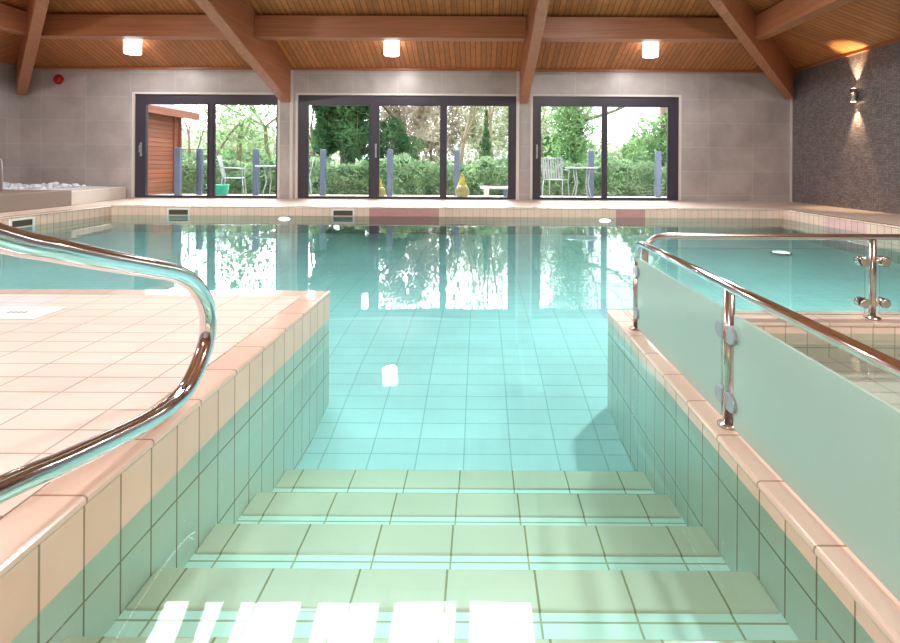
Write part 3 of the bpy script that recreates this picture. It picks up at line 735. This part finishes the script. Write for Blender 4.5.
tree('bare_tree', px(272, 21), 21, 7, .12, 'bare branching tree beside the left window right stile', group=BG)
tree('bare_tree', px(312, 18), 18, 6.5, .09, 'slim bare tree left of the dark round conifer', group=BG)
t = tag(empty('round_conifer', (px(344, 17), 17, -.15)), 'dense dark green rounded conifer filling the left pane of the middle window', 'tree')
MB().tube([(0, 0, 0), (0, 0, 2.4)], .13, 8).build('trunk', M['bark'], t)
MB().leaves(13000, blob(0, 0, 2.75, .95, .9, 1.75, .5), .085).build('foliage', M['conifer'], t)
t = tree('weeping_conifer', px(404, 19), 19, 6.5, .16, 'greyish brown drooping conifer in the middle pane of the middle window', leaf='brownleaf', nleaf=6500, lsize=.075, lfn=blob(0, 0, 3.1, 1.35, .9, 2.1, .6), depth=6)
t = tag(empty('dark_conifer', (px(378, 18), 18, -.15)), 'dark green conifer low behind the weeping brown conifer', 'tree')
MB().tube([(0, 0, 0), (0, 0, 1.6)], .1, 8).build('trunk', M['bark'], t)
MB().leaves(3800, blob(.3, 0, 1.6, 1.1, .6, .9, .4), .07).build('foliage', M['conifer'], t)
tree('bare_tree', px(462, 20), 20, 7.5, .11, 'bare birch left in the right pane of the middle window', group=BG, bark='twig')
tree('bare_tree', px(497, 22), 22, 8, .12, 'bare birch right in the right pane of the middle window', group=BG, bark='twig')
t = tag(empty('slim_conifer', (px(486, 18), 18, -.15)), 'slim green conifer between the two bare birches', 'tree')
MB().tube([(0, 0, 0), (0, 0, 2.7)], .05, 8).build('trunk', M['bark'], t)
MB().leaves(1400, lambda: (lambda z, a, k: ((2.9-z)*.15*k*math.cos(a), (2.9-z)*.15*k*math.sin(a), z))(random.uniform(.8, 2.9), random.uniform(0, 2*PI), random.random()), .06).build('foliage', M['conifer'], t)
tree('ivy_tree', px(571, 17), 17, 7, .16, 'thick ivy covered tree trunk in the left pane of the right window', leaf='ivy', nleaf=5200, lsize=.07,
     lfn=lambda: (random.gauss(0, .36), random.gauss(0, .3), random.uniform(.6, 4.3)), depth=6)
tree('bare_tree', px(549, 18), 18, 6, .08, 'bare leaning tree left of the ivy covered trunk', lean=(-.25, 0), group=BG)
t = tag(empty('ivy_bush', (px(655, 16), 16, -.15)), 'tall mound of ivy at the right of the right window', 'bush')
MB().tube([(0, 0, 0), (.3, 0, 1.8), (.2, 0, 3.6)], .12, 8).build('trunk', M['bark'], t)
MB().leaves(6000, blob(.25, 0, 1.2, 1.15, .7, 1.3, .4), .07).build('foliage', M['ivy'], t)
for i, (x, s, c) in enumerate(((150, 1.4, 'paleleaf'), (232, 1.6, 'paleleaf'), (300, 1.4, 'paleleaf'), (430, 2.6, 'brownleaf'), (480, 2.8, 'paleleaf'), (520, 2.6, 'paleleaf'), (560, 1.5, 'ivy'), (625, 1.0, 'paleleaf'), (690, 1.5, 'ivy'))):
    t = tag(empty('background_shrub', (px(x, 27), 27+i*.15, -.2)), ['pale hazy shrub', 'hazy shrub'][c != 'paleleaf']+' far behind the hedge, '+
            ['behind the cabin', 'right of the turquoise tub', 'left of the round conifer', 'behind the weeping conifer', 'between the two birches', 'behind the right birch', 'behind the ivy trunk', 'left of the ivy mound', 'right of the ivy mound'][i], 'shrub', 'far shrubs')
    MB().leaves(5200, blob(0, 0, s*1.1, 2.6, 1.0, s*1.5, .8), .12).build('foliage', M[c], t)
    MB().tube([(0, 0, 0), (0, 0, s)], .08, 6).build('trunk', M['bark'], t)

# ------------------------------------------------------------------ sky
w = bpy.data.worlds.new('World'); bpy.context.scene.world = w; w.use_nodes = True; nt = w.node_tree; nt.nodes.clear()
out = N(nt, 'ShaderNodeOutputWorld'); bg = N(nt, 'ShaderNodeBackground'); L(nt, bg.outputs[0], out.inputs[0])
tc = N(nt, 'ShaderNodeTexCoord'); s = N(nt, 'ShaderNodeSeparateXYZ'); L(nt, tc.outputs['Generated'], s.inputs[0])
el = math.radians(43)
dt = N(nt, 'ShaderNodeVectorMath', operation='DOT_PRODUCT'); L(nt, tc.outputs['Generated'], dt.inputs[0]); dt.inputs[1].default_value = (-.27, math.cos(el)*.96, math.sin(el)*.97)
r = N(nt, 'ShaderNodeMapRange', interpolation_type='SMOOTHERSTEP'); r.inputs['From Min'].default_value = .75; r.inputs['From Max'].default_value = .89; r.inputs['To Max'].default_value = 15
L(nt, dt.outputs['Value'], r.inputs['Value'])
r2 = N(nt, 'ShaderNodeMapRange'); r2.inputs['From Min'].default_value = 0; r2.inputs['From Max'].default_value = 1; r2.inputs['To Min'].default_value = 2.5; r2.inputs['To Max'].default_value = 3.2
L(nt, s.outputs[2], r2.inputs['Value'])
L(nt, math_n(nt, 'ADD', r.outputs[0], r2.outputs[0]), bg.inputs['Strength'])
bg.inputs[0].default_value = (.97, .98, 1, 1)

# ------------------------------------------------------------------ camera
cd = bpy.data.cameras.new('camera'); cam = bpy.data.objects.new('camera', cd); C.objects.link(cam)
cam.location = (0, 0, .86); cam.rotation_euler = (PI/2, -.0055, 0)
cd.sensor_width = 36; cd.lens = 519/900*36; cd.shift_x = -30/900; cd.shift_y = -(321.5-165)/900; cd.clip_start = .05
S = bpy.context.scene; S.camera = cam
S.view_settings.view_transform = 'Standard'; S.view_settings.look = 'None'; S.view_settings.gamma = 1; S.view_settings.exposure = 0.6
